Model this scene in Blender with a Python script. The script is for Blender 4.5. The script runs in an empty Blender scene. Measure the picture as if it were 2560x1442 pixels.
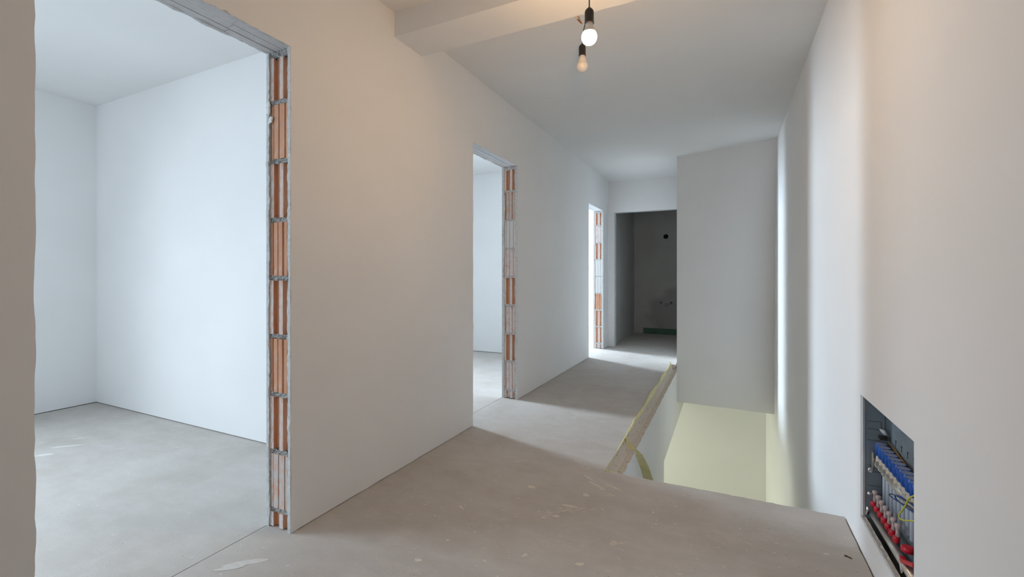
import bpy, math, random
from mathutils import Vector, noise

sc = bpy.context.scene
col = sc.collection
R = math.radians

# ------------------------------------------------------------------ camera
cam_d = bpy.data.cameras.new('camera')
cam = bpy.data.objects.new('camera', cam_d)
col.objects.link(cam)
cam.location = (0, 0, 1.07)
cam.rotation_euler = (R(90), 0, R(25.644))
cam_d.sensor_width = 36
cam_d.lens = 15.73
cam_d.shift_y = -0.0125
cam_d.clip_start = 0.02
sc.camera = cam

# ------------------------------------------------------------------ world, window daylight, added hall fill, exposure
w = bpy.data.worlds.new('sky')
sc.world = w
w.use_nodes = True
w.node_tree.nodes['Background'].inputs[0].default_value = (0.75, 0.86, 1.0, 1)
w.node_tree.nodes['Background'].inputs[1].default_value = 1.0
sc.view_settings.view_transform = 'Standard'
sc.view_settings.look = 'None'
sc.view_settings.exposure = -0.04
sc.view_settings.gamma = 1.0
sc.view_settings.use_curve_mapping = False
sc.cycles.max_bounces = 8
sc.cycles.diffuse_bounces = 5
sc.cycles.glossy_bounces = 2
sc.cycles.transmission_bounces = 2
sc.cycles.sample_clamp_indirect = 6.0

def window_or_fill_light(name, loc, rot, sx, sy, watts, colour, spread=180):
    l = bpy.data.lights.new(name, 'AREA')
    l.shape = 'RECTANGLE'
    l.size, l.size_y = sx, sy
    l.energy = watts
    l.color = colour
    l.spread = R(spread)
    o = bpy.data.objects.new(name, l)
    o.location = loc
    o.rotation_euler = rot
    col.objects.link(o)
    return o

DAY = (0.70, 0.85, 1.0)
EAST = (0, R(-64), 0)     # shines towards +X and down, like the sky through a window
# daylight outside the window openings of the three rooms and the storey below, plus an added hall fill
window_or_fill_light('daylight_room_one', (-5.55, -0.35, 2.25), (0, R(-54), 0), 2.0, 2.2, 265, DAY, 160)
window_or_fill_light('daylight_room_one_gable', (-2.85, -3.62, 1.5), (R(90), 0, 0), 1.2, 1.4, 20, DAY, 160)
window_or_fill_light('daylight_room_two', (-5.45, 3.78, 1.75), EAST, 2.2, 0.50, 300, DAY, 170)
window_or_fill_light('daylight_room_three', (-5.45, 7.45, 1.75), EAST, 2.2, 0.9, 800, DAY, 170)
window_or_fill_light('hall_fill', (-1.15, -3.58, 1.5), (R(90), 0, 0), 0.8, 1.6, 10, (0.93, 0.97, 1.0))  # unseen fill added behind the camera to brighten the corridor
window_or_fill_light('daylight_lower', (-3.5, 5.6, -1.6), (0, R(-90), 0), 1.6, 1.6, 53, (0.95, 1.0, 0.75))

# ------------------------------------------------------------------ node helpers
def new_mat(name):
    m = bpy.data.materials.new(name)
    m.use_nodes = True
    nt = m.node_tree
    return m, nt, nt.nodes['Principled BSDF']

def noise_node(nt, scale, detail=4, rough=0.55, coord='Object', stretch=None):
    tc = nt.nodes.new('ShaderNodeTexCoord')
    n = nt.nodes.new('ShaderNodeTexNoise')
    n.inputs['Scale'].default_value = scale
    n.inputs['Detail'].default_value = detail
    n.inputs['Roughness'].default_value = rough
    if stretch:
        mp = nt.nodes.new('ShaderNodeMapping')
        mp.inputs['Scale'].default_value = stretch
        nt.links.new(tc.outputs[coord], mp.inputs[0])
        nt.links.new(mp.outputs[0], n.inputs['Vector'])
    else:
        nt.links.new(tc.outputs[coord], n.inputs['Vector'])
    return n

def ramp(nt, src, stops):
    r = nt.nodes.new('ShaderNodeValToRGB')
    el = r.color_ramp.elements
    while len(el) < len(stops):
        el.new(0.5)
    for e, (p, c) in zip(el, stops):
        e.position = p
        e.color = (c[0], c[1], c[2], 1) if not isinstance(c, (int, float)) else (c, c, c, 1)
    nt.links.new(src, r.inputs[0])
    return r.outputs[0]

def mix(nt, fac, a, b):
    n = nt.nodes.new('ShaderNodeMix')
    n.data_type = 'RGBA'
    for sock, v in ((n.inputs[0], fac), (n.inputs[6], a), (n.inputs[7], b)):
        if hasattr(v, 'is_linked'):
            nt.links.new(v, sock)
        elif isinstance(v, (int, float)):
            sock.default_value = v
        else:
            sock.default_value = (v[0], v[1], v[2], 1)
    return n.outputs[2]

def bump(nt, b, src, strength, dist=0.002):
    bn = nt.nodes.new('ShaderNodeBump')
    bn.inputs['Strength'].default_value = strength
    bn.inputs['Distance'].default_value = dist
    nt.links.new(src, bn.inputs['Height'])
    nt.links.new(bn.outputs[0], b.inputs['Normal'])

def noisy(name, c1, c2, scale, rough=0.9, bscale=None, bstr=0.2, detail=5, metal=0.0, spec=0.3, lo=0.3, hi=0.7, bdist=0.002):
    m, nt, b = new_mat(name)
    n = noise_node(nt, scale, detail)
    nt.links.new(ramp(nt, n.outputs[0], [(lo, c1), (hi, c2)]), b.inputs['Base Color'])
    b.inputs['Roughness'].default_value = rough
    b.inputs['Metallic'].default_value = metal
    b.inputs['Specular IOR Level'].default_value = spec
    if bscale:
        n2 = noise_node(nt, bscale, 4)
        bump(nt, b, n2.outputs[0], bstr, bdist)
    return m

M = {}
M['plaster'] = noisy('smooth_white_plaster', (0.805, 0.80, 0.79), (0.835, 0.83, 0.82), 1.7, 0.92, detail=2, spec=0.15)
M['plaster_raw'] = noisy('broken_plaster_edge', (0.52, 0.53, 0.53), (0.72, 0.72, 0.71), 60, 0.95, 220, 0.6, spec=0.1)
M['lintel'] = noisy('whitewashed_lintel_concrete', (0.60, 0.61, 0.63), (0.70, 0.71, 0.73), 25, 0.93, 150, 0.35, spec=0.1)
M['mortar'] = noisy('grey_mortar', (0.17, 0.17, 0.165), (0.60, 0.595, 0.58), 240, 0.97, 260, 0.9, spec=0.1, lo=0.35, hi=0.65)
M['mortar_pale'] = noisy('lime_smeared_mortar', (0.30, 0.295, 0.29), (0.66, 0.65, 0.64), 160, 0.97, 260, 0.7, spec=0.1, lo=0.3, hi=0.5)
M['core'] = noisy('wall_core_masonry', (0.30, 0.28, 0.27), (0.40, 0.38, 0.36), 30, 0.97, spec=0.1)
M['cement'] = None
M['zinc'] = noisy('blue_grey_zinc_sheet', (0.20, 0.25, 0.28), (0.25, 0.30, 0.335), 14, 0.5, metal=0.25, spec=0.4)
M['slot_and_shade'] = noisy('dark_slot_and_recess_shade', (0.05, 0.06, 0.07), (0.07, 0.08, 0.09), 30, 0.8)
M['white_flange'] = noisy('white_lacquered_flange', (0.70, 0.71, 0.72), (0.76, 0.77, 0.78), 20, 0.5)
M['blue'] = noisy('blue_plastic', (0.002, 0.065, 0.34), (0.004, 0.08, 0.40), 20, 0.38, spec=0.5)
M['blue_top'] = noisy('painted_sheen_blue_cap_top', (0.24, 0.30, 0.48), (0.30, 0.36, 0.54), 30, 0.45, spec=0.5)  # reflected light on the cap tops, put into the colour
M['red'] = noisy('red_plastic', (0.50, 0.008, 0.022), (0.60, 0.012, 0.03), 25, 0.35, spec=0.5)
M['clear'] = noisy('smoky_pink_sight_glass', (0.42, 0.33, 0.33), (0.60, 0.50, 0.48), 120, 0.25, spec=0.6)
M['nickel'] = noisy('nickel_plated_brass', (0.55, 0.53, 0.50), (0.66, 0.64, 0.60), 40, 0.28, metal=0.85)
M['chrome'] = noisy('polished_chrome', (0.7, 0.72, 0.74), (0.8, 0.82, 0.84), 20, 0.12, metal=1.0)
M['beige'] = noisy('beige_valve_body', (0.50, 0.46, 0.39), (0.62, 0.58, 0.50), 60, 0.5)
M['pipe'] = noisy('bluish_white_plastic_pipe', (0.60, 0.67, 0.76), (0.66, 0.73, 0.82), 30, 0.35, spec=0.5)
M['brass'] = noisy('brass', (0.45, 0.24, 0.06), (0.55, 0.32, 0.09), 30, 0.4, metal=0.7)
M['black'] = noisy('black_bakelite', (0.018, 0.015, 0.012), (0.028, 0.024, 0.02), 30, 0.45, spec=0.5)
M['cable_dark'] = noisy('dark_blue_grey_cable', (0.02, 0.03, 0.06), (0.03, 0.04, 0.08), 40, 0.5)
M['cable_blue'] = noisy('blue_cable', (0.01, 0.08, 0.35), (0.02, 0.10, 0.42), 40, 0.45)
M['cable_yellow'] = noisy('yellow_green_cable', (0.52, 0.52, 0.04), (0.62, 0.60, 0.06), 25, 0.45)
M['white_plastic'] = noisy('white_lamp_plastic', (0.78, 0.72, 0.66), (0.82, 0.76, 0.70), 20, 0.5)
M['red_wire'] = noisy('red_brown_wire', (0.28, 0.06, 0.03), (0.36, 0.09, 0.05), 40, 0.5)
M['foam'] = noisy('yellow_foam_strip', (0.70, 0.62, 0.28), (0.80, 0.75, 0.46), 18, 0.8, 300, 0.3)
M['screed_edge'] = noisy('crumbly_screed_edge', (0.20, 0.165, 0.12), (0.66, 0.59, 0.50), 42, 0.97, 130, 0.8, detail=8, spec=0.1, lo=0.30, hi=0.40, bdist=0.006)
M['green'] = noisy('green_sealing_strip', (0.07, 0.15, 0.10), (0.10, 0.20, 0.14), 9, 0.6)
M['dark_hole'] = noisy('dark_duct_inside', (0.008, 0.008, 0.008), (0.012, 0.012, 0.012), 9, 0.9)
M['scuff'] = noisy('pale_scuffed_screed', (0.60, 0.58, 0.55), (0.68, 0.665, 0.64), 70, 0.85)
M['grey_plug'] = noisy('dull_grey_plug', (0.26, 0.26, 0.25), (0.34, 0.33, 0.32), 40, 0.7)
M['chip'] = noisy('dark_wood_chip', (0.06, 0.05, 0.03), (0.10, 0.08, 0.05), 60, 0.9)
M['paint_spot'] = noisy('cream_paint_spot', (0.62, 0.57, 0.49), (0.70, 0.65, 0.57), 60, 0.8, 250, 0.2)

# bulbs
m, nt, b = new_mat('lit_warm_bulb')
b.inputs['Base Color'].default_value = (0.9, 0.85, 0.75, 1)
b.inputs['Emission Color'].default_value = (1.0, 0.62, 0.31, 1)
b.inputs['Emission Strength'].default_value = 365
M['lit'] = m
m, nt, b = new_mat('opal_bulb_glass')
b.inputs['Base Color'].default_value = (0.78, 0.74, 0.70, 1)
b.inputs['Roughness'].default_value = 0.18
b.inputs['Subsurface Weight'].default_value = 0.3
b.inputs['Subsurface Radius'].default_value = (0.02, 0.02, 0.02)
M['opal'] = m

# brick: terracotta with dust / plaster smears on it
def brick_mat(name, dust, white=(0.62, 0.56, 0.53)):
    m, nt, b = new_mat(name)
    n1 = noise_node(nt, 22, 6, stretch=(1, 1, 0.35))
    base = ramp(nt, n1.outputs[0], [(0.3, (0.58, 0.275, 0.15)), (0.7, (0.70, 0.39, 0.255))])
    n2 = noise_node(nt, 38, 8, 0.65, stretch=(1.3, 1.3, 0.5))
    k = 0.72 - dust * 0.42
    fac = ramp(nt, n2.outputs[0], [(k - 0.05, 0.0), (k + 0.07, 1.0)])
    n3 = noise_node(nt, 6, 3)
    haze = ramp(nt, n3.outputs[0], [(0.35, dust * 0.35), (0.75, min(1.0, dust * 0.9))])
    c = mix(nt, haze, base, (0.70, 0.53, 0.46))
    c = mix(nt, fac, c, white)
    nt.links.new(c, b.inputs['Base Color'])
    b.inputs['Roughness'].default_value = 0.95
    b.inputs['Specular IOR Level'].default_value = 0.1
    bump(nt, b, n2.outputs[0], 0.35, 0.002)
    return m

M['brick_clean'] = brick_mat('terracotta_brick', 0.22)
M['brick_ridge'] = brick_mat('terracotta_brick_dusty_rib', 0.62, (0.70, 0.60, 0.55))
M['brick_dusty'] = brick_mat('dusty_terracotta_brick', 0.62)
M['brick_pale'] = brick_mat('pale_plaster_smeared_brick', 0.72, (0.74, 0.67, 0.65))
M['brick_white'] = brick_mat('whitewashed_brick', 1.35, (0.72, 0.71, 0.70))

# screed floor: grey-brown, cloudy, sanding streaks, paint specks
def screed():
    m, nt, b = new_mat('cement_screed')
    n1 = noise_node(nt, 1.1, 6, 0.6)
    base = ramp(nt, n1.outputs[0], [(0.3, (0.48, 0.445, 0.41)), (0.7, (0.56, 0.53, 0.495))])
    n2 = noise_node(nt, 5.5, 5, 0.7, stretch=(1, 2.2, 1))
    base = mix(nt, ramp(nt, n2.outputs[0], [(0.42, 0.0), (0.85, 0.55)]), base, (0.66, 0.635, 0.60))
    n3 = noise_node(nt, 240, 3)
    base = mix(nt, ramp(nt, n3.outputs[0], [(0.3, 0.30), (0.55, 0.0)]), base, (0.30, 0.27, 0.24))
    # light paint specks
    tc = nt.nodes.new('ShaderNodeTexCoord')
    v = nt.nodes.new('ShaderNodeTexVoronoi')
    v.voronoi_dimensions = '2D'
    v.inputs['Scale'].default_value = 11.0
    nt.links.new(tc.outputs['Object'], v.inputs['Vector'])
    spot = ramp(nt, v.outputs['Distance'], [(0.030, 1.0), (0.060, 0.0)])
    sep = nt.nodes.new('ShaderNodeSeparateColor')
    nt.links.new(v.outputs['Color'], sep.inputs[0])
    keep = ramp(nt, sep.outputs[0], [(0.66, 0.0), (0.95, 0.85)])
    mu = nt.nodes.new('ShaderNodeMath')
    mu.operation = 'MULTIPLY'
    nt.links.new(spot, mu.inputs[0])
    nt.links.new(keep, mu.inputs[1])
    base = mix(nt, mu.outputs[0], base, (0.70, 0.66, 0.60))
    # scuffed pale smears
    n4 = noise_node(nt, 2.6, 6, 0.75, stretch=(1.6, 1, 1))
    base = mix(nt, ramp(nt, n4.outputs[0], [(0.60, 0.0), (0.72, 0.55)]), base, (0.64, 0.60, 0.54))
    # small dark grit
    v2 = nt.nodes.new('ShaderNodeTexVoronoi')
    v2.voronoi_dimensions = '2D'
    v2.inputs['Scale'].default_value = 17.0
    nt.links.new(tc.outputs['Object'], v2.inputs['Vector'])
    sep2 = nt.nodes.new('ShaderNodeSeparateColor')
    nt.links.new(v2.outputs['Color'], sep2.inputs[0])
    mu2 = nt.nodes.new('ShaderNodeMath')
    mu2.operation = 'MULTIPLY'
    nt.links.new(ramp(nt, v2.outputs['Distance'], [(0.025, 1.0), (0.045, 0.0)]), mu2.inputs[0])
    nt.links.new(ramp(nt, sep2.outputs[1], [(0.80, 0.0), (0.95, 0.8)]), mu2.inputs[1])
    base = mix(nt, mu2.outputs[0], base, (0.20, 0.17, 0.14))
    # brownish cloudy patches
    n6 = noise_node(nt, 3.2, 4, 0.6)
    base = mix(nt, ramp(nt, n6.outputs[0], [(0.48, 0.0), (0.75, 0.45)]), base, (0.40, 0.35, 0.295))
    nt.links.new(base, b.inputs['Base Color'])
    b.inputs['Roughness'].default_value = 0.82
    b.inputs['Specular IOR Level'].default_value = 0.25
    n5 = noise_node(nt, 160, 4)
    bump(nt, b, n5.outputs[0], 0.25, 0.002)
    return m
M['screed'] = screed()

# bathroom cement plaster with a damp darker patch low on the back wall
def cement():
    m, nt, b = new_mat('grey_cement_plaster')
    n1 = noise_node(nt, 2.2, 5)
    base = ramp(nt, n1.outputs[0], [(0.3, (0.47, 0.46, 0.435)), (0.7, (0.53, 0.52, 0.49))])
    tc = nt.nodes.new('ShaderNodeTexCoord')
    d = nt.nodes.new('ShaderNodeVectorMath')
    d.operation = 'DISTANCE'
    mp = nt.nodes.new('ShaderNodeMapping')
    mp.inputs['Scale'].default_value = (1.0, 0.0, 1.15)
    nt.links.new(tc.outputs['Object'], mp.inputs[0])
    nt.links.new(mp.outputs[0], d.inputs[0])
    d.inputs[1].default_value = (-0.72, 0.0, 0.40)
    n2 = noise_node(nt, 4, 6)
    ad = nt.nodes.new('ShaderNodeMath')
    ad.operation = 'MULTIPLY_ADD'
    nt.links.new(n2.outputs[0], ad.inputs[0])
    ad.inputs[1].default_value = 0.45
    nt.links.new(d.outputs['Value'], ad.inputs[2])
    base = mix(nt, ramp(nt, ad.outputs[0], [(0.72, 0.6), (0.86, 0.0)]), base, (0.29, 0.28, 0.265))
    nt.links.new(base, b.inputs['Base Color'])
    b.inputs['Roughness'].default_value = 0.95
    b.inputs['Specular IOR Level'].default_value = 0.1
    return m
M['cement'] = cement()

# ------------------------------------------------------------------ mesh helpers
class MB:
    def __init__(self):
        self.v, self.f, self.m, self.s = [], [], [], []
    def face(self, idx, mi=0, smooth=False):
        self.f.append(tuple(idx)); self.m.append(mi); self.s.append(smooth)
    def box(self, x0, x1, y0, y1, z0, z1, mi=0):
        n = len(self.v)
        self.v += [(x0, y0, z0), (x1, y0, z0), (x1, y1, z0), (x0, y1, z0), (x0, y0, z1), (x1, y0, z1), (x1, y1, z1), (x0, y1, z1)]
        for q in ((0, 3, 2, 1), (4, 5, 6, 7), (0, 1, 5, 4), (1, 2, 6, 5), (2, 3, 7, 6), (3, 0, 4, 7)):
            self.face([n + i for i in q], mi)
        return self
    def prism(self, pts, axis, a, b, mi=0, mi_side=None):
        # pts: outline in the two other axes (cyclic order x,y,z without axis); extruded from a to b
        n = len(self.v); k = len(pts)
        for t in (a, b):
            for p, q in pts:
                self.v.append({'x': (t, p, q), 'y': (p, t, q), 'z': (p, q, t)}[axis])
        area = sum(pts[i][0] * pts[(i + 1) % k][1] - pts[(i + 1) % k][0] * pts[i][1] for i in range(k))
        ccw = area > 0
        if axis == 'y':
            ccw = not ccw
        if b < a:
            ccw = not ccw
        bot = list(range(n, n + k)); top = list(range(n + k, n + 2 * k))
        ms = mi if mi_side is None else mi_side
        self.face(top if ccw else top[::-1], mi)
        self.face(bot[::-1] if ccw else bot, mi)
        for i in range(k):
            j = (i + 1) % k
            q = [bot[i], bot[j], top[j], top[i]]
            self.face(q if ccw else q[::-1], ms)
        return self
    def tube(self, path, r, seg=10, mi=0, caps=True):
        path = [Vector(p) for p in path]
        n0 = len(self.v); k = len(path)
        prev = None
        for i, p in enumerate(path):
            t = (path[min(i + 1, k - 1)] - path[max(i - 1, 0)]).normalized()
            if prev is None:
                up = Vector((0, 0, 1)) if abs(t.z) < 0.9 else Vector((1, 0, 0))
                u = t.cross(up).normalized()
            else:
                u = (prev - t * prev.dot(t)).normalized()
            prev = u
            v = t.cross(u)
            rr = r[i] if isinstance(r, (list, tuple)) else r
            for j in range(seg):
                a = 2 * math.pi * j / seg
                self.v.append(tuple(p + u * (rr * math.cos(a)) + v * (rr * math.sin(a))))
        for i in range(k - 1):
            for j in range(seg):
                a = n0 + i * seg + j; b_ = n0 + i * seg + (j + 1) % seg
                self.face((a, b_, b_ + seg, a + seg), mi, True)
        if caps:
            self.face([n0 + j for j in range(seg)][::-1], mi)
            self.face([n0 + (k - 1) * seg + j for j in range(seg)], mi)
        return self
    def lathe(self, prof, c, seg=24, mi=0, mis=None):
        # prof: list of (radius, z) from top to bottom around vertical axis through c
        n0 = len(self.v); k = len(prof)
        for r, z in prof:
            for j in range(seg):
                a = 2 * math.pi * j / seg
                self.v.append((c[0] + r * math.cos(a), c[1] + r * math.sin(a), c[2] + z))
        for i in range(k - 1):
            for j in range(seg):
                a = n0 + i * seg + j; b_ = n0 + i * seg + (j + 1) % seg
                self.face((a, a + seg, b_ + seg, b_), mis[i] if mis else mi, True)
        self.face([n0 + j for j in range(seg)], mis[0] if mis else mi)
        self.face([n0 + (k - 1) * seg + j for j in range(seg)][::-1], mis[-1] if mis else mi)
        return self
    def mesh(self, name, mats):
        me = bpy.data.meshes.new(name)
        me.from_pydata(self.v, [], self.f)
        for m in mats if isinstance(mats, (list, tuple)) else [mats]:
            me.materials.append(m)
        me.polygons.foreach_set('material_index', self.m)
        me.polygons.foreach_set('use_smooth', self.s)
        me.update()
        return me
    def build(self, name, mats, parent=None):
        o = bpy.data.objects.new(name, self.mesh(name, mats))
        col.objects.link(o)
        if parent:
            o.parent = parent
        return o

def link(name, me, parent=None, loc=(0, 0, 0)):
    o = bpy.data.objects.new(name, me)
    col.objects.link(o)
    o.location = loc
    if parent:
        o.parent = parent
    return o

def tag(o, label=None, cat=None, group=None, kind=None):
    if label: o['label'] = label
    if cat: o['category'] = cat
    if group: o['group'] = group
    if kind: o['kind'] = kind
    return o

def structure(o, label):
    o['kind'] = 'structure'
    o['label'] = label
    return o

def empty(name, loc):
    o = bpy.data.objects.new(name, None)
    col.objects.link(o)
    o.location = loc
    o.empty_display_size = 0.05
    return o

def child(mb, name, mats, root):
    """mesh given in world coordinates, parented under an Empty that stands at root.location"""
    l = root.location
    mb.v = [(x - l.x, y - l.y, z - l.z) for x, y, z in mb.v]
    return mb.build(name, mats, root)

def jag(a, b, n, amp, seed, perp):
    """points from a to b (exclusive of b) with ragged offset along perp"""
    out = []
    rnd = random.Random(seed)
    for i in range(n):
        t = i / n
        o = 0 if i == 0 else amp * (0.8 * noise.noise(Vector((t * n * 0.22, seed * 3.7, 0))) + rnd.uniform(-0.45, 0.45))
        if i and rnd.random() < 0.06:
            o += amp * rnd.uniform(-1.6, 1.6)
        out.append((a[0] + (b[0] - a[0]) * t + perp[0] * o, a[1] + (b[1] - a[1]) * t + perp[1] * o))
    return out

# ------------------------------------------------------------------ dimensions (metres)
XL, XR = -1.63, 0.474        # corridor faces of the long walls
XLB = -1.78                  # room face of the left wall
CEIL, HEAD = 2.50, 2.02
YB = 6.79                    # far wall of the corridor
Y0 = -3.5                    # hall end behind the camera
DOORS = [(0.515, 1.275), (2.755, 3.505), (5.717, 6.480)]
XS, XW = -0.605, -0.54       # screed edge / stairwell wall face
SY0, SY1 = 2.43, 5.70        # stair opening

# ------------------------------------------------------------------ left wall
def comb(rag, seed, zb_rag, ytop, y0, y1, dj=0.0, dh=0.0):
    """outline of the left wall in (y, z): straight top, three door notches; dj: recess at jambs, dh: at heads"""
    P = [(y0, ytop), (y1, ytop)]
    cur = y1
    P2 = []
    for k, (a, b) in enumerate(reversed(DOORS)):
        a -= dj; b += dj
        if zb_rag:
            P2 += [(y, 0.003 + 0.004 * noise.noise(Vector((y * 9, seed, 1)))) for y in [cur - (cur - b) * i / 30 for i in range(30)]]
        else:
            P2 += [(cur, 0.0)]
        h = HEAD + dh
        P2 += jag((b, 0.0), (b, h), 60, rag, seed + k * 10 + 1, (1, 0))
        P2 += jag((b, h), (a, h), 40, rag * 1.7, seed + k * 10 + 2, (0, 1))
        P2 += jag((a, h), (a, 0.0), 60, rag, seed + k * 10 + 3, (1, 0))
        cur = a
    if zb_rag:
        P2 += [(y, 0.003 + 0.004 * noise.noise(Vector((y * 9, seed, 1)))) for y in [cur - (cur - y0) * i / 30 for i in range(30)]]
    else:
        P2 += [(cur, 0.0)]
    P2 += [(y0, 0.0)]
    return P + P2

mb = MB()
mb.prism(comb(0.0035, 11, True, CEIL, Y0, YB), 'x', XL - 0.015, XL, 0, 1)
mb.prism(comb(0.0035, 57, True, CEIL, Y0, 9.0), 'x', XLB, XLB + 0.015, 0, 1)
mb.prism(comb(0.0, 5, False, CEIL, Y0, YB, 0.055, 0.05), 'x', XLB + 0.015, XL - 0.015, 2, 2)
wl = structure(mb.build('wall_left', [M['plaster'], M['plaster_raw'], M['core']]),
               'long white plastered corridor wall with three raw door openings')

# bricks of the jambs that face the camera
BX0, BX1 = XLB + 0.015, XL - 0.015
PROF = {
    'ribbed': [(0, .002), (.02, 0), (.20, 0), (.22, .016), (.34, .018), (.47, .014), (.50, 0), (.69, 0), (.715, .016), (.85, .018), (1, .012)],
    'lined': [(0, .006), (.06, .005), (.08, .001), (.17, .001), (.18, .006), (.205, .006), (.215, 0), (.44, 0), (.45, .006), (.475, .006), (.485, .001), (.74, .001), (.75, .007), (.78, .007), (.79, .003), (1, .003)],
    'grooved': [(0, .003), (.12, .003), (.14, .012), (.20, .012), (.22, 0), (.40, 0), (.43, .006), (.46, 0), (.64, 0), (.67, .010), (.72, .010), (.74, .001), (.88, .002), (.90, .008), (1, .006)],
}
_brick_mesh = {}
def brick_mesh(kind, h, skin):
    key = (kind, round(h, 3), skin)
    if key in _brick_mesh:
        return _brick_mesh[key]
    body, rib = {'clean': ('brick_clean', 'brick_ridge'), 'fresh': ('brick_clean', 'brick_clean'), 'dusty': ('brick_dusty', 'brick_pale'),
                 'ribs_white': ('brick_clean', 'brick_pale'), 'pale': ('brick_pale', 'brick_pale'), 'white': ('brick_white', 'brick_white')}[skin]
    W = BX1 - BX0
    b = MB()
    pr = [(t * W, d) for t, d in PROF[kind]]
    k = len(pr)
    for z in (0, h):
        for x, y in pr:
            b.v.append((x, y, z))
        b.v.append((W, 0.05, z)); b.v.append((0, 0.05, z))
    n = k + 2
    for i in range(k - 1):
        flat = pr[i][1] < 0.004 and pr[i + 1][1] < 0.004
        b.face((i, i + 1, n + i + 1, n + i), 1 if flat and kind == 'ribbed' else 0)
    b.face((k - 1, k, n + k, n + k - 1)); b.face((k, k + 1, n + k + 1, n + k)); b.face((k + 1, 0, n, n + k + 1))
    b.face(list(range(n))[::-1]); b.face(list(range(n, 2 * n)))
    me = b.mesh('brick', [M[body], M[rib]])
    _brick_mesh[key] = me
    return me

_mortar_mesh = {}
def mortar_mesh(seed, h=0.020, mat='mortar'):
    if (seed, h, mat) in _mortar_mesh:
        return _mortar_mesh[(seed, h, mat)]
    b = MB()
    W = BX1 - BX0
    nx, nz = 14, 4
    for iz in range(nz + 1):
        for ix in range(nx + 1):
            x, z = W * ix / nx, h * (iz / nz - 0.5)
            d = 0.004 + 0.010 * noise.noise(Vector((ix * 0.8, iz * 0.9, seed * 5.1)))
            zz = z * (1.0 + 0.5 * noise.noise(Vector((ix * 0.5, seed * 2.2, 4.0 if z > 0 else 9.0)))) if iz in (0, nz) else z
            b.v.append((x, max(-0.002, d), zz))
    for iz in range(nz):
        for ix in range(nx):
            a = iz * (nx + 1) + ix
            b.face((a, a + 1, a + nx + 2, a + nx + 1))
    b.box(0, W, 0.014, 0.05, -h / 2, h / 2)
    me = b.mesh('mortar_joint', [M[mat]])
    _mortar_mesh[(seed, h, mat)] = me
    return me

JOINTS = [0.075, 0.322, 0.566, 0.812, 1.060, 1.306, 1.556, 1.806]
ROWS = [  # bottom to top
    [('ribbed', 'ribs_white'), ('lined', 'dusty'), ('ribbed', 'clean'), ('grooved', 'fresh'), ('ribbed', 'clean'), ('grooved', 'fresh'), ('ribbed', 'clean'), ('lined', 'clean'), ('ribbed', 'clean')],
    [('ribbed', 'pale'), ('grooved', 'pale'), ('ribbed', 'ribs_white'), ('grooved', 'pale'), ('ribbed', 'ribs_white'), ('lined', 'pale'), ('lined', 'white'), ('grooved', 'dusty'), ('ribbed', 'ribs_white')],
    [('ribbed', 'pale'), ('ribbed', 'ribs_white'), ('ribbed', 'clean'), ('grooved', 'fresh'), ('lined', 'white'), ('lined', 'white'), ('ribbed', 'ribs_white'), ('lined', 'pale'), ('ribbed', 'ribs_white')],
]
rnd = random.Random(4)
for di, (a, yj) in enumerate(DOORS):
    zs = [0.004] + JOINTS + [HEAD]
    for r in range(9):
        z0 = zs[r] + (0.010 if r else 0)
        z1 = zs[r + 1] - (0.010 if r < 8 else 0.022)
        kind, skin = ROWS[di][r]
        link('brick', brick_mesh(kind, z1 - z0, skin), wl, (BX0, yj + 0.003 + rnd.uniform(0, 0.003), z0))
        if r < 8:
            link('mortar_joint', mortar_mesh(r % 5, 0.022, 'mortar' if di == 0 else 'mortar_pale'), wl, (BX0, yj + 0.004, zs[r + 1]))
    link('mortar_joint', mortar_mesh(7 + di, 0.034, 'mortar' if di == 0 else 'mortar_pale'), wl, (BX0, yj + 0.002, HEAD - 0.012))
    # ragged plaster edges either side of the bricks
    for side in (0, 1):
        base = XLB if side == 0 else XL
        sgn = 1 if side == 0 else -1
        pts = [(base + sgn * 0.0005, HEAD + 0.002), (base + sgn * 0.0005, 0.0)]
        N = 110
        for i in range(N + 1):
            z = HEAD * i / N
            wv = 0.017 + 0.006 * noise.noise(Vector((z * 5, di * 7 + side * 3, 0))) + rnd.uniform(-0.0028, 0.0028)
            if di > 0:
                wv += 0.006 + 0.009 * noise.noise(Vector((z * 4, di * 7 + side * 3, 5))) + 0.005 * noise.noise(Vector((z * 17, di * 7 + side * 3, 8)))
            if rnd.random() < 0.05:
                wv += rnd.uniform(-0.004, 0.006)
            pts.append((base + sgn * wv, z))
        p = MB().prism(pts, 'y', yj - 0.0015, yj + 0.03)
        p.build('plaster_edge', M['plaster_raw'], wl)
    # lintel: three strips with open joints, resting beyond both jambs
    cuts = [(XLB + 0.004, -1.734), (-1.731, -1.690), (-1.687, XL - 0.004)]
    for ci, (x0, x1) in enumerate(cuts):
        ends = [a - 0.05, yj + 0.05]
        if di == 0:
            ends = [a - 0.05, 0.74 + 0.03 * ci, 1.085 - 0.01 * ci, yj + 0.05]
        for e0, e1 in zip(ends[:-1], ends[1:]):
            MB().box(x0, x1, e0 + 0.001, e1 - 0.001, HEAD + 0.001 + rnd.uniform(0, 0.002), HEAD + 0.06).build('lintel_strip', M['lintel'], wl)

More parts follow.
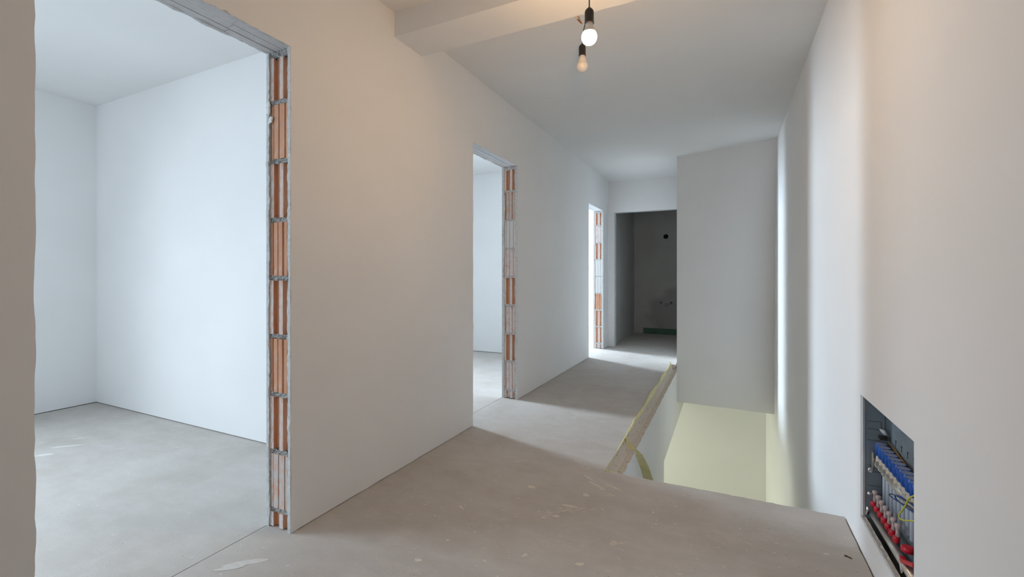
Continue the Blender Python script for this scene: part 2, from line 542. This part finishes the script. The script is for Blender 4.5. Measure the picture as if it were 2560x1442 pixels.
# white filler blobs on the first jamb
for (x, z, r) in ((-1.765, 1.800, 0.011), (-1.768, 1.775, 0.013), (-1.752, 1.735, 0.012), (-1.763, 1.725, 0.008)):
    b = MB()
    prof = [(r * math.sin(t), r * 1.2 * math.cos(t)) for t in [0.15 + 2.84 * i / 7 for i in range(8)]]
    b.lathe(prof, (x, 1.275, z), 12)
    b.v = [(vx + 0.004 * noise.noise(Vector((vx * 120, vz * 120, r * 900))), 1.275 + (vy - 1.275) * 0.35, vz + 0.005 * noise.noise(Vector((vx * 90, vz * 90, 5)))) for vx, vy, vz in b.v]
    b.build('filler_blob', M['plaster'], wl)

# ------------------------------------------------------------------ right wall with the recess of the manifold cabinet
CY0, CY1, CZ0, CZ1 = 1.622, 2.178, 0.132, 0.604
XRB = 0.62
mb = MB()
mb.box(XR, XRB, Y0, CY0, -2.9, CEIL)
mb.box(XR, XRB, CY1, 8.7, -2.9, CEIL)
mb.box(XR, XRB, CY0, CY1, CZ1, CEIL)
mb.box(XR, XRB, CY0, CY1, -2.9, CZ0 - 0.14)
# ragged sill of the recess
sill = [(XR, CZ0 - 0.06), (XR, CZ0)]
mb.box(XR, XR + 0.015, CY0, CY1, CZ0 - 0.141, CZ0 - 0.002)
wr = structure(mb.build('wall_right', M['plaster']), 'long white plastered wall on the right beside the stairwell')
b = MB()
N = 60
for i in range(N + 1):
    y = CY0 + (CY1 - CY0) * i / N
    e = 0.004 * noise.noise(Vector((y * 30, 2, 2)))
    b.v += [(XR - 0.0008, y, CZ0 - 0.012 + 0.005 * noise.noise(Vector((y * 25, 8, 1)))), (XR - 0.0005, y, CZ0 + e * 0.5), (XR + 0.0155, y, CZ0 - 0.002 + e)]
for i in range(N):
    for j in range(2):
        q = i * 3 + j
        b.face((q, q + 3, q + 4, q + 1))
b.build('crumbled_sill', M['plaster_raw'], wr)

# ------------------------------------------------------------------ floors
edge_near = jag((XR - 0.004, SY0), (XS, SY0), 70, 0.004, 21, (0, 1))
edge_long = jag((XS, SY0), (XS, SY1), 90, 0.003, 22, (1, 0))
right_gap = jag((XR - 0.007, Y0), (XR - 0.007, SY0), 110, 0.005, 23, (1, 0))
P = [(XLB + 0.004, Y0)] + right_gap + edge_near + edge_long + [(XS, SY1), (XW - 0.02, SY1), (XW - 0.02, YB + 0.1), (0.55, YB + 0.1), (0.55, 8.6), (XLB + 0.004, 8.6)]
fl = structure(MB().prism(P, 'z', -0.07, 0.0, 0, 1).build('floor', [M['screed'], M['screed_edge']]), 'bare grey cement screed of the corridor with paint splashes')
structure(MB().box(-4.95, XLB, Y0, 9.1, -0.07, 0.0).build('floor', M['screed']), 'bare cement screed of the rooms behind the door openings')
# slab below
PS = [(-4.95, Y0), (XRB, Y0), (XRB, SY0 - 0.02), (XW - 0.03, SY0 - 0.02), (XW - 0.03, SY1), (XRB, SY1), (XRB, 9.1), (-4.95, 9.1)]
structure(MB().prism(PS, 'z', -0.26, -0.0705).build('floor_slab', M['plaster']), 'white painted slab edge under the screed at the stairwell')
# crumbly ledge between the screed edge and the stairwell wall
b = MB()
NY, NX = 260, 8
for i in range(NY + 1):
    y = SY0 - 0.02 + (SY1 - SY0 + 0.02) * i / NY
    for j in range(NX + 1):
        t = j / NX
        x = XS - 0.002 + (XW + 0.004 - XS) * t
        if j == NX:
            x += 0.006 * noise.noise(Vector((y * 14, 3, 0))) + 0.004 * noise.noise(Vector((y * 60, 3, 0)))
        z = -0.004 - 0.064 * min(1, t * 2.2) ** 0.8 + 0.004 * noise.noise(Vector((x * 40, y * 22, 0))) + 0.002 * noise.noise(Vector((x * 110, y * 90, 3)))
        b.v.append((x, y, z))
    b.v.append((XW - 0.001, y, -0.085))
W_ = NX + 2
for i in range(NY):
    for j in range(NX + 1):
        q = i * W_ + j
        b.face((q, q + 1, q + W_ + 1, q + W_), 0)
b.build('screed_ledge', M['screed_edge'], fl)

# paint splashes on the screed: thin irregular blobs
def splat(x, y, rx, ry, rot, seed, z=0.0, mat='paint_spot'):
    rr = random.Random(seed)
    n = 18
    c, s = math.cos(rot), math.sin(rot)
    pts = []
    for i in range(n):
        a = 2 * math.pi * i / n
        k = 1 + 0.07 * math.sin(a * 3 + seed) + 0.08 * math.sin(a * 2 + seed * 2) + rr.uniform(-0.10, 0.10)
        px, py = rx * k * math.cos(a), ry * k * math.sin(a)
        pts.append((x + px * c - py * s, y + px * s + py * c))
    MB().prism(pts, 'z', z - 0.001, z + 0.0006).build('paint_splash', M[mat], fl)
for i, sp in enumerate([(-0.893, 2.086, .019, .017, 0), (-0.62, 2.125, .017, .015, 0), (-0.685, 1.88, .016, .010, .4), (-0.73, 1.845, .011, .006, .3),
                        (-0.697, 1.565, .014, .008, 1.2), (-0.491, 1.606, .018, .009, .5), (-1.047, 1.365, .014, .010, .2), (-1.106, 1.762, .022, .006, -.5),
                        (-1.085, 2.34, .030, .004, .5), (-1.05, 2.37, .012, .004, .6), (-1.167, 2.793, .016, .005, .3), (-0.213, 2.203, .006, .005, 0), (-0.275, 2.006, .006, .005, 0),
                        (-0.64, 1.95, .010, .004, .6), (-0.66, 1.99, .042, .008, .1), (-0.408, 1.797, .012, .004, 0), (0.344, 2.073, .010, .006, .3),
                        (-0.52, 2.262, .050, .006, -.35), (-0.60, 2.245, .055, .006, -.45), (-0.56, 2.215, .018, .005, .2), (-0.66, 2.31, .05, .006, -.6), (-0.618, 1.743, .008, .004, 0),
                        (-1.27, 1.71, .006, .005, 0), (-0.95, 1.62, .005, .005, 0), (-1.02, 1.52, .006, .006, 0), (-0.82, 1.47, .006, .005, 0), (-0.3, 2.1, .006, .006, 0), (0.05, 2.12, .007, .005, 0)]):
    splat(*sp, seed=i + 1)
for i, sp in enumerate([(-3.729, 1.326, .012, .08, -.8), (-3.83, 1.43, .006, .05, -.7), (-3.675, 1.199, .02, .05, -.9)]):
    splat(*sp, seed=40 + i, mat='scuff')
splat(-1.615, 1.075, .075, .016, .7, 60, mat='scuff')
splat(-1.64, 1.03, .05, .012, .75, 61, z=0.0005, mat='scuff')
# scraped smears: many small flecks along a stroke
def smear(x0, y0, x1, y1, n, spread, seed):
    rr = random.Random(seed)
    mb = MB()
    ang = math.atan2(y1 - y0, x1 - x0)
    for i in range(n):
        t = rr.random()
        off = rr.gauss(0, spread)
        cx = x0 + (x1 - x0) * t - math.sin(ang) * off
        cy = y0 + (y1 - y0) * t + math.cos(ang) * off
        rx, ry = rr.uniform(0.002, 0.011), rr.uniform(0.0008, 0.0024)
        a0 = ang + rr.uniform(-0.3, 0.3)
        c, q = math.cos(a0), math.sin(a0)
        pts = []
        for k in range(8):
            a = 2 * math.pi * k / 8
            px, py = rx * math.cos(a) * rr.uniform(.7, 1.2), ry * math.sin(a) * rr.uniform(.7, 1.2)
            pts.append((cx + px * c - py * q, cy + px * q + py * c))
        mb.prism(pts, 'z', -0.001, 0.0002 + 0.0006 * rr.random())
    o = mb.build('scraped_smear', M['paint_spot'], fl)
    o['kind'] = 'stuff'
smear(-0.88, 2.60, -0.66, 2.36, 70, .010, 1)
smear(-0.66, 2.335, -0.47, 2.245, 90, .006, 2)
smear(-0.64, 2.27, -0.50, 2.17, 90, .009, 3)
smear(-0.78, 1.84, -0.66, 1.96, 70, .014, 4)
smear(-0.66, 1.96, -0.50, 2.03, 60, .014, 5)
smear(-0.70, 1.66, -0.50, 1.74, 40, .02, 6)
smear(-0.42, 1.78, -0.36, 1.81, 40, .010, 7)
smear(-0.2, 2.0, 0.3, 2.25, 60, .09, 8)
smear(-1.2, 1.5, -0.6, 1.9, 60, .12, 9)
smear(-0.6, 1.45, 0.2, 1.75, 60, .10, 10)
smear(-1.2, 2.75, -0.9, 3.0, 40, .06, 11)

# ------------------------------------------------------------------ ceiling, beam
mb = MB().box(-4.95, XRB, Y0, 9.1, CEIL, CEIL + 0.2)
structure(mb.build('ceiling', M['plaster']), 'white plastered ceiling of the corridor')
structure(MB().box(XL - 0.001, XR + 0.001, 1.918, 2.160, 2.369, CEIL + 0.01).build('ceiling_beam', M['plaster']), 'white plastered downstand beam crossing the corridor ceiling')

# ------------------------------------------------------------------ far wall with door opening, bathroom behind
mb = MB()
DXL, DXR, FH = -1.544, 0.0, 2.025
mb.box(XL - 0.02, DXL, YB, YB + 0.10, 0, CEIL)
mb.box(DXL, XRB, YB, YB + 0.10, FH, CEIL)
mb.box(DXR, XRB, YB, YB + 0.10, 0, CEIL)
structure(mb.build('wall_far', M['plaster']), 'white end wall of the corridor with an opening into a dark room')
# thin lining of the far opening
b = MB()
b.prism([(DXL, 0.0), (DXL + 0.012, 0.0)] + [(DXL + 0.012 + 0.0015 * noise.noise(Vector((z * 7, 0, 0))), z) for z in [FH * i / 30 for i in range(1, 30)]] + [(DXL + 0.012, FH), (DXL, FH)], 'y', YB + 0.004, YB + 0.098)
structure(b.build('trim_1', M['lintel']), 'pale ragged reveal on the left of the dark opening')
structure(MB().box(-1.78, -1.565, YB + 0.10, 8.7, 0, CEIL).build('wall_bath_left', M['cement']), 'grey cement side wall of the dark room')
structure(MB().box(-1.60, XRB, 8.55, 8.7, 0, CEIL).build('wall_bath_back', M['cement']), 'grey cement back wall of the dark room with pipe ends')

# ------------------------------------------------------------------ wall hanging over the stairs (its face is slightly out of true)
b = MB()
NXh, NZh = 8, 8
BLz, BRz = -0.452, -0.452
def hang(s, t):
    # s across (0 left .. 1 right), t up (0 bottom .. 1 top)
    x = XW + (XR + 0.01 - XW) * s
    zb = -0.44 - 0.02 * s
    z = zb + (CEIL + 0.01 - zb) * t
    y = 5.69 + 0.02 * s * (1 - t) - 0.29 * s * t ** 3
    return (x, y, z)
for i in range(NZh + 1):
    for j in range(NXh + 1):
        b.v.append(hang(j / NXh, i / NZh))
for i in range(NZh):
    for j in range(NXh):
        q = i * (NXh + 1) + j
        b.face((q, q + 1, q + NXh + 2, q + NXh + 1), 0, True)
b.box(XW, XR + 0.01, 5.72, YB, -0.44, CEIL)
n0 = len(b.v)
b.v += [hang(0, 0), hang(1, 0), (XR + 0.01, 5.72, -0.44), (XW, 5.72, -0.44), hang(0, 1), (XW, 5.72, CEIL + .01)]
b.face((n0, n0 + 3, n0 + 2, n0 + 1)); b.face((n0, n0 + 4, n0 + 5, n0 + 3))
structure(b.build('wall_hanging', M['plaster']), 'plain white wall hanging down over the far end of the stairwell')

# ------------------------------------------------------------------ stairwell and storey below
LZ = -2.85
mb = MB()
mb.box(XW - 0.15, XW, SY0 - 0.02, 4.475, LZ, -0.071)
mb.box(XW - 0.15, XW, 4.475, 6.885, -0.70, -0.071)
structure(mb.build('wall_stairwell', M['plaster']), 'white side wall of the stairwell with an opening to the storey below')
structure(MB().box(-3.6, XRB, 6.885, 7.0, LZ, -0.26).build('wall_lower_back', M['plaster']), 'pale yellow-green lit wall of the storey below')
structure(MB().box(-3.6, XRB, SY0 - 0.15, SY0 - 0.02, LZ, -0.26).build('wall_lower_front', M['plaster']), 'white wall under the near edge of the stairwell')
mb = MB()
for z0, z1, y0, y1 in ((LZ, -2.5, SY0, 6.9), (-0.75, -0.26, SY0, 6.9), (-2.5, -0.75, SY0, 4.75), (-2.5, -0.75, 6.45, 6.9)):
    mb.box(-3.6, -3.45, y0, y1, z0, z1)
structure(mb.build('wall_lower_left', M['plaster']), 'white window wall of the storey below')
structure(MB().box(-3.6, XRB, SY0 - 0.15, 7.0, LZ - 0.1, LZ).build('floor_lower', M['screed']), 'cement screed of the storey below')

# ------------------------------------------------------------------ rooms behind the left wall
structure(MB().box(-4.9, XLB, 1.888, 2.0, 0.006, CEIL).build('wall_room_back', M['plaster']), 'bright white partition wall seen through the first door opening')
structure(MB().box(-4.9, XLB, 5.50, 5.61, 0.006, CEIL).build('wall_room_middle', M['plaster']), 'bright white partition wall seen through the second door opening')
structure(MB().box(-4.9, XLB, 8.95, 9.1, 0.0, CEIL).build('wall_room_end', M['plaster']), 'white end wall of the third room')
mb = MB()
WIN = [(-1.3, 0.6), (3.52, 3.96), (6.95, 7.75)]
y = Y0
for a, b_ in WIN:
    mb.box(-4.95, -4.80, y, a, 0.006, CEIL)
    mb.box(-4.95, -4.80, a, b_, 0.006, 0.8 if a < 0 else 0.45)
    mb.box(-4.95, -4.80, a, b_, 2.2 if a < 0 else 2.42, CEIL)
    y = b_
mb.box(-4.95, -4.80, y, 9.1, 0.006, CEIL)
structure(mb.build('wall_exterior', M['plaster']), 'white outer wall of the rooms with window openings')
# hall end behind the camera
mb = MB()
mb.box(-4.95, -3.47, Y0 - 0.12, Y0, 0, CEIL)
mb.box(-2.23, -1.56, Y0 - 0.12, Y0, 0, CEIL)
mb.box(-3.47, -2.23, Y0 - 0.12, Y0, 0, 0.78)
mb.box(-3.47, -2.23, Y0 - 0.12, Y0, 2.22, CEIL)
mb.box(-0.74, XRB, Y0 - 0.12, Y0, 0, CEIL)
mb.box(-1.56, -0.74, Y0 - 0.12, Y0, 0, 0.7)  # opening added to let the hall fill in
mb.box(-1.56, -0.74, Y0 - 0.12, Y0, 2.3, CEIL)
structure(mb.build('wall_hall_end', M['plaster']), 'white end wall of the hall with a room window and an added fill opening')

# ------------------------------------------------------------------ yellow foam edge strip along the screed
def ribbon(points, halfs, thick, mb, side):
    """points: centre line; halfs: half-width vectors; side: thickness vector"""
    n0 = len(mb.v); k = len(points)
    for p, h_, s_ in zip(points, halfs, side):
        p, h_, s_ = Vector(p), Vector(h_), Vector(s_) * thick
        for q in (p - h_ - s_, p + h_ - s_, p + h_ + s_, p - h_ + s_):
            mb.v.append(tuple(q))
    for i in range(k - 1):
        for j in range(4):
            a = n0 + i * 4 + j; b_ = n0 + i * 4 + (j + 1) % 4
            mb.face((a, b_, b_ + 4, a + 4), 0, False)
    mb.face((n0 + 3, n0 + 2, n0 + 1, n0)); q = n0 + (k - 1) * 4; mb.face((q, q + 1, q + 2, q + 3))
    return mb

fs = empty('foam_edge_strip', (XS, 2.95, 0))
tag(fs, 'yellow foam edge strip curling along the screed edge of the stairwell', 'foam strip')
ctrl = [(2.455, -0.012), (2.72, -0.008), (2.95, 0.004), (3.10, 0.010), (3.22, 0.014), (3.31, 0.036), (3.42, 0.026), (3.55, 0.022), (3.62, 0.034), (3.77, 0.022), (4.05, 0.028), (4.41, 0.036), (4.85, 0.036), (5.30, 0.026), (5.62, 0.032), (5.66, 0.09)]
def ctrl_z(y):
    for (a, za), (b_, zb) in zip(ctrl[:-1], ctrl[1:]):
        if a <= y <= b_:
            t = (y - a) / (b_ - a)
            return za + (zb - za) * t
    return ctrl[-1][1]
pts, hv, sv = [], [], []
N = 120
for i in range(N + 1):
    y = 2.455 + (5.655 - 2.455) * i / N
    zt = ctrl_z(y) * 0.45 + 0.003
    wob = 0.006 * noise.noise(Vector((y * 3.1, 0, 0))) + (0.010 * noise.noise(Vector((y * 7.0, 4, 0))) if y > 3.15 else 0)
    lean = 0.010 * noise.noise(Vector((y * 2.3, 9, 0))) - 0.004
    half = 0.5 * max(0.007, zt + 0.003 + 0.004 * noise.noise(Vector((y * 6, 1, 7))) + (0.004 * noise.noise(Vector((y * 16, 2, 7))) if y > 3.15 and y < 4.0 else 0))
    x = XS - 0.001 + wob * 0.6
    pts.append((x, y, zt - half)); hv.append((lean if y > 3.1 else 0, 0, half)); sv.append((1, 0.2 * noise.noise(Vector((y * 5, 0, 3))), 0))
child(ribbon(pts, hv, 0.0032, MB(), sv), 'strip', M['foam'], fs)
# the torn length that flaps over the ledge into the stairwell
cp = [(-0.602, 3.06, 0.012), (-0.600, 2.97, 0.006), (-0.583, 2.965, -0.030), (-0.555, 2.985, -0.068), (-0.520, 3.015, -0.108), (-0.497, 3.085, -0.210), (-0.487, 3.22, -0.365), (-0.483, 3.36, -0.53)]
hv = [(0, 0, .012), (.003, 0, .013), (.012, .004, .010), (.017, .008, .006), (.021, .010, .002), (.026, .012, 0), (.029, .013, 0), (.030, .014, 0)]
sv = [(1, 0, 0), (1, -.2, .2), (.6, -.6, .6), (-.1, -.7, .7), (-.3, -.8, .4), (-.43, -.9, .1), (-.43, -.9, 0), (-.43, -.9, 0)]
child(ribbon(cp, hv, 0.0025, MB(), sv), 'torn_flap', M['foam'], fs)
child(ribbon([(-0.602, 2.436, -0.004), (-0.57, 2.434, -0.006), (-0.535, 2.437, -0.008)], [(0, 0, .007)] * 3, 0.003, MB(), [(0, 1, 0)] * 3), 'strip_end', M['foam'], fs)

# ------------------------------------------------------------------ pendant bulbs
def pendant(name, top, zsock, label, lit, bx, by, stub):
    root = empty(name, (bx, by, top))
    tag(root, label, 'bulb')
    cordp = [(bx + 0.012 * (1 - t) ** 2 * (1 if lit else 3), by, zsock + (top - zsock) * (1 - t)) for t in [i / 10 for i in range(11)]]
    child(MB().tube(cordp, 0.0026, 8), 'cord', M['black'], root)
    s = MB().lathe([(0.004, 0.004), (0.006, 0), (0.012, -0.004), (0.0175, -0.012), (0.0188, -0.020), (0.0188, -0.056), (0.0195, -0.058), (0.0195, -0.064), (0.016, -0.065)], (bx, by, zsock), 28)
    child(s, 'socket', M['black'], root)
    z = zsock - 0.064
    col_ = MB().lathe([(0.013, 0.004), (0.0155, 0), (0.0165, -0.010), (0.020, -0.022), (0.0265, -0.036), (0.027, -0.038)], (bx, by, z), 28)
    child(col_, 'bulb_base', M['white_plastic'], root)
    prof = []
    R_ = 0.0315
    for i in range(15):
        a = R(62) - (R(62) + R(88)) * i / 14
        prof.append((R_ * math.cos(a) if i else 0.0266, R_ * math.sin(a) * 0.98))
    prof = [p for p in prof]
    prof[0] = (0.0266, 0.0175)
    prof = [(0.0266, 0.0175)] + [(R_ * math.cos(a), R_ * math.sin(a)) for a in [R(30) - R(118) * i / 13 for i in range(14)]]
    g = MB().lathe(prof, (bx, by, z - 0.038 - 0.0175), 32)
    child(g, 'bulb_globe', M['lit'] if lit else M['opal'], root)
    if stub:
        t = MB()
        t.box(bx - 0.035, bx - 0.012, by - 0.010, by + 0.006, top - 0.020, top - 0.004)
        child(t, 'terminal_block', M['white_plastic'], root)
        child(MB().tube([(bx - 0.035, by, top - 0.004), (bx - 0.022, by - 0.004, top - 0.024), (bx - 0.004, by - 0.004, top - 0.046)], 0.0032, 8), 'red_wire', M['red_wire'], root)
        child(MB().tube([(bx - 0.026, by - 0.01, top), (bx - 0.012, by - 0.01, top - 0.026), (bx, by, top - 0.05)], 0.002, 8), 'bare_wire', M['brass'], root)
    return root
pendant('pendant_bulb', CEIL, 2.172, 'lit warm bulb in a black socket hanging in front of the beam', True, -0.511, 1.80, False)
pendant('pendant_bulb', CEIL, 2.339, 'unlit opal bulb in a black socket just behind the glowing one', False, -0.715, 2.38, True)

# ------------------------------------------------------------------ heating manifold cabinet in the right wall
XB = 0.562     # back sheet
YE = 2.172     # end sheet
mc = empty('manifold_cabinet', (XB, 1.9, 0.09))
tag(mc, 'blue-grey sheet metal cabinet recessed in the right wall around a heating manifold', 'cabinet')
child(MB().box(XB, XB + 0.004, CY0 + 0.004, YE, 0.0, CZ1 - 0.004), 'back_sheet', M['zinc'], mc)
child(MB().box(XR + 0.012, XB, YE, YE + 0.003, 0.0, CZ1 - 0.003), 'end_sheet', M['zinc'], mc)
child(MB().box(XR + 0.012, XB, CY0 + 0.001, CY0 + 0.004, 0.0, CZ1 - 0.003), 'end_sheet', M['zinc'], mc)
child(MB().box(XR + 0.012, XB, CY0 + 0.004, YE, CZ1 - 0.003, CZ1), 'top_sheet', M['zinc'], mc)
child(MB().box(XR + 0.0155, XB, CY0 + 0.004, YE, -0.003, 0.0), 'bottom_sheet', M['slot_and_shade'], mc)  # shade of the deep recess painted in as a dark sheet
child(MB().box(XR + 0.004, XR + 0.0075, YE - 0.004, YE + 0.006, CZ0, CZ1), 'flange', M['white_flange'], mc)
child(MB().box(XR + 0.0085, XR + 0.012, YE - 0.002, YE + 0.006, CZ0, CZ1), 'flange', M['white_flange'], mc)
# knock-out slots on the end sheet
for z in (0.505, 0.475, 0.432, 0.335, 0.310, 0.255, 0.225):
    child(MB().box(XR + 0.020, XR + 0.062, YE - 0.0012, YE, z - 0.0007, z + 0.0007), 'knockout_slot', M['slot_and_shade'], mc)
for x, z0, z1 in ((XR + 0.062, 0.475, 0.505), (XR + 0.074, 0.44, 0.53), (XR + 0.064, 0.225, 0.335)):
    child(MB().box(x, x + 0.0014, YE - 0.0014, YE, z0, z1), 'knockout_slot', M['slot_and_shade'], mc)
# embossed marks along the back sheet
for i in range(6):
    y = 2.10 - 0.06 * i
    child(MB().box(XB - 0.0012, XB, y - 0.008, y + 0.004, 0.458, 0.462), 'embossed_mark', M['slot_and_shade'], mc)
    child(MB().box(XB - 0.0012, XB, y - 0.003, y + 0.001, 0.440, 0.462), 'embossed_mark', M['slot_and_shade'], mc)
child(MB().box(XB - 0.034, XB - 0.012, YE - 0.024, YE - 0.001, 0.443, 0.455), 'black_clip', M['black'], mc)
child(MB().tube([(XB - 0.030, YE - 0.003, 0.478), (XB - 0.022, YE - 0.012, 0.474), (XB - 0.014, YE - 0.016, 0.462)], [0.003, 0.008, 0.006], 9), 'grey_clip', M['pipe'], mc)

# return manifold with blue caps
CAPX = 0.530
rm = empty('return_manifold', (CAPX, 2.0, 0.352))
tag(rm, 'upper manifold bar with a row of eight blue plastic caps', 'manifold')
child(MB().tube([(CAPX - 0.006, 2.165, 0.352), (CAPX - 0.006, 1.64, 0.352)], 0.0135, 14), 'bar', M['nickel'], rm)
cap_y = [2.1445 - 0.040 * i for i in range(11)]
def cap_mesh():
    b = MB()
    prof = [(0.0175, 0.0), (0.0190, -0.0015), (0.0192, -0.020), (0.0180, -0.044), (0.0150, -0.046)]
    b.lathe(prof, (0, 0, 0), 24, 0, [0, 0, 0, 0])
    b.m[-2] = 1   # top disc, its reflection painted in as paler blue
    for j in range(24):
        if j % 2 == 0:
            a = 2 * math.pi * j / 24
            c, s = math.cos(a), math.sin(a)
            b.tube([(0.0188 * c, 0.0188 * s, -0.003), (0.0182 * c, 0.0182 * s, -0.040)], 0.0012, 5)
    return b.mesh('cap', [M['blue'], M['blue_top']])
cm_ = cap_mesh()
vb = MB().lathe([(0.010, 0.02), (0.0125, 0.012), (0.0125, -0.004), (0.016, -0.010), (0.016, -0.022), (0.010, -0.030)], (0, 0, 0), 6).mesh('valve_body', [M['beige']])
tl = MB().lathe([(0.0085, 0.0), (0.0095, -0.01), (0.0082, -0.012), (0.0082, -0.118)], (0, 0, 0), 12).mesh('pipe', [M['pipe']])
for y in cap_y:
    link('cap', cm_, rm, (0, y - 2.0, 0.430 - 0.352))
    link('valve_body', vb, rm, (-0.004, y - 2.0, 0.013))
    link('pipe', tl, rm, (0.012, y - 2.0, -0.022))
br = MB()
br.box(CAPX - 0.026, CAPX - 0.022, 2.150, 2.166, 0.325, 0.392)
br.box(CAPX - 0.022, CAPX - 0.008, 2.158, 2.166, 0.340, 0.366)
child(br, 'bracket', M['nickel'], rm)
child(MB().tube([(0.508, 2.165, 0.330), (0.500, 2.150, 0.326), (0.494, 2.140, 0.322)], [0.006, 0.009, 0.007], 12), 'air_vent', M['chrome'], rm)
child(MB().tube([(0.552, 2.14, 0.440), (0.556, 1.98, 0.418)], 0.0028, 8), 'brass_rail', M['brass'], rm)

# supply manifold with red flow meters
SX = 0.508
sm = empty('supply_manifold', (SX, 2.0, 0.158))
tag(sm, 'lower manifold bar with red flow meters and a red valve lever', 'manifold')
child(MB().tube([(SX - 0.004, 2.165, 0.160), (SX - 0.004, 1.64, 0.160)], 0.0125, 14), 'bar', M['nickel'], sm)
ring = MB().lathe([(0.0080, 0.010), (0.0100, 0.008), (0.0104, 0.0), (0.0100, -0.009), (0.0080, -0.011)], (0, 0, 0), 12).mesh('red_ring', [M['red']])
tube_m = MB().lathe([(0.0050, 0.042), (0.0085, 0.040), (0.0090, 0.030), (0.0060, 0.026), (0.0056, 0.012), (0.0075, 0.0)], (0, 0, 0), 14).mesh('sight_glass', [M['clear']])
for i in range(7):
    y = 2.146 - 0.0420 * i
    fm = link('flow_meter', ring, sm, (0, y - 2.0, 0.195 - 0.158))
    link('sight_glass', tube_m, fm, (0.004, 0, 0.010))
child(MB().lathe([(0.013, 0.009), (0.0175, 0.007), (0.018, -0.007), (0.014, -0.009)], (0.520, 1.832, 0.198), 16), 'end_cap', M['red'], sm)
child(MB().tube([(0.512, 1.79, 0.160), (0.512, 1.70, 0.160)], [0.016, 0.019], 8), 'valve_body', M['nickel'], sm)
lv = MB().prism([(1.815, 0.182), (1.790, 0.184), (1.74, 0.205), (1.70, 0.222), (1.70, 0.210), (1.74, 0.193), (1.80, 0.166), (1.815, 0.168)], 'x', 0.494, 0.506)
child(lv, 'valve_lever', M['red'], sm)
child(MB().tube([(0.497, 1.80, 0.165), (0.497, 1.79, 0.14)], 0.007, 10), 'drain_tap', M['chrome'], sm)
child(MB().tube([(0.490, 2.14, 0.185), (0.486, 2.146, 0.150)], 0.005, 10), 'bracket', M['chrome'], sm)
child(MB().tube([(0.498, 2.150, 0.236), (0.492, 2.146, 0.226)], [0.009, 0.006], 10), 'air_vent', M['chrome'], sm)

# loose cables
def cable(name, pts, r, mat, label):
    P = [Vector(p) for p in pts]
    out = []
    for i in range(len(P) - 1):
        p0, p1, p2, p3 = P[max(i - 1, 0)], P[i], P[i + 1], P[min(i + 2, len(P) - 1)]
        for k in range(5):
            t = k / 5
            out.append(0.5 * ((2 * p1) + (-p0 + p2) * t + (2 * p0 - 5 * p1 + 4 * p2 - p3) * t * t + (-p0 + 3 * p1 - 3 * p2 + p3) * t ** 3))
    out.append(P[-1])
    return tag(MB().tube(out, r, 8).build(name, mat), label, 'cable')
cable('dark_cable', [(0.50, 1.66, 0.363), (0.5, 1.711, 0.376), (0.5, 1.787, 0.356), (0.5, 1.867, 0.334), (0.5, 1.923, 0.323), (0.5, 1.931, 0.326), (0.5, 1.898, 0.340), (0.5, 1.837, 0.357), (0.5, 1.776, 0.373), (0.5, 1.711, 0.391), (0.50, 1.66, 0.40)], 0.0018, M['cable_dark'], 'thin dark looped cable hanging in front of the white manifold pipes')
cable('blue_cable', [(0.505, 1.66, 0.35), (0.505, 1.721, 0.361), (0.505, 1.784, 0.348), (0.505, 1.848, 0.336), (0.505, 1.886, 0.332), (0.505, 1.893, 0.338), (0.505, 1.855, 0.354), (0.505, 1.804, 0.366), (0.505, 1.721, 0.382), (0.505, 1.66, 0.39)], 0.0022, M['cable_blue'], 'blue looped cable beside the white manifold pipes')
cable('yellow_cable', [(0.495, 1.65, 0.45), (0.495, 1.687, 0.429), (0.495, 1.735, 0.397), (0.495, 1.758, 0.37), (0.495, 1.783, 0.343), (0.495, 1.818, 0.309), (0.495, 1.811, 0.3), (0.495, 1.769, 0.315), (0.495, 1.687, 0.354), (0.495, 1.65, 0.37)], 0.0022, M['cable_yellow'], 'yellow-green cable bent in a wide loop inside the manifold cabinet')

# ------------------------------------------------------------------ services on the bathroom back wall
YW = 8.55
def ringed(cx, cz, r, depth, name, mat, label, cat, group=None, mouth=0.5, mmat='dark_hole'):
    root = empty(name, (cx, YW, cz))
    tag(root, label, cat, group)
    child(MB().tube([(cx, YW + 0.002, cz), (cx, YW - depth, cz)], r, 20), 'body', mat, root)
    child(MB().tube([(cx, YW - depth, cz), (cx, YW - depth - 0.002, cz)], r * mouth, 16), 'mouth', M[mmat], root)
    return root
ringed(-0.998, 1.782, 0.042, 0.004, 'exhaust_duct', M['dark_hole'], 'round black duct opening high on the dark back wall', 'duct')
ringed(-1.080, 0.580, 0.024, 0.03, 'water_connection', M['grey_plug'], 'left of the two capped water connections on the dark wall', 'pipe end', 'capped water connections')
ringed(-0.905, 0.585, 0.024, 0.03, 'water_connection', M['grey_plug'], 'right of the two capped water connections on the dark wall', 'pipe end', 'capped water connections')
ringed(-1.000, 0.535, 0.034, 0.02, 'drain_stub', M['zinc'], 'grey drain stub between the two water connections', 'pipe end', None, 0.7, 'grey_plug')
b = MB()
b.box(-1.40, 0.3, YW - 0.006, YW - 0.001, 0.002, 0.105)
for i in range(34):
    x = -1.39 + 0.05 * i
    b.box(x, x + 0.022, YW - 0.014, YW - 0.006, 0.004, 0.102)
tag(b.build('sealing_strip', M['green']), 'green ribbed sealing strip along the foot of the dark wall', 'sealing strip')

# ------------------------------------------------------------------ debris
b = MB()
b.prism([(0.404, 2.090), (0.409, 2.085), (0.413, 2.086), (0.421, 2.080), (0.426, 2.077), (0.424, 2.084), (0.416, 2.089), (0.411, 2.095)], 'z', 0.0, 0.003)
tag(b.build('wood_chip', M['chip']), 'small dark wood chip lying on the screed by the right wall', 'debris')
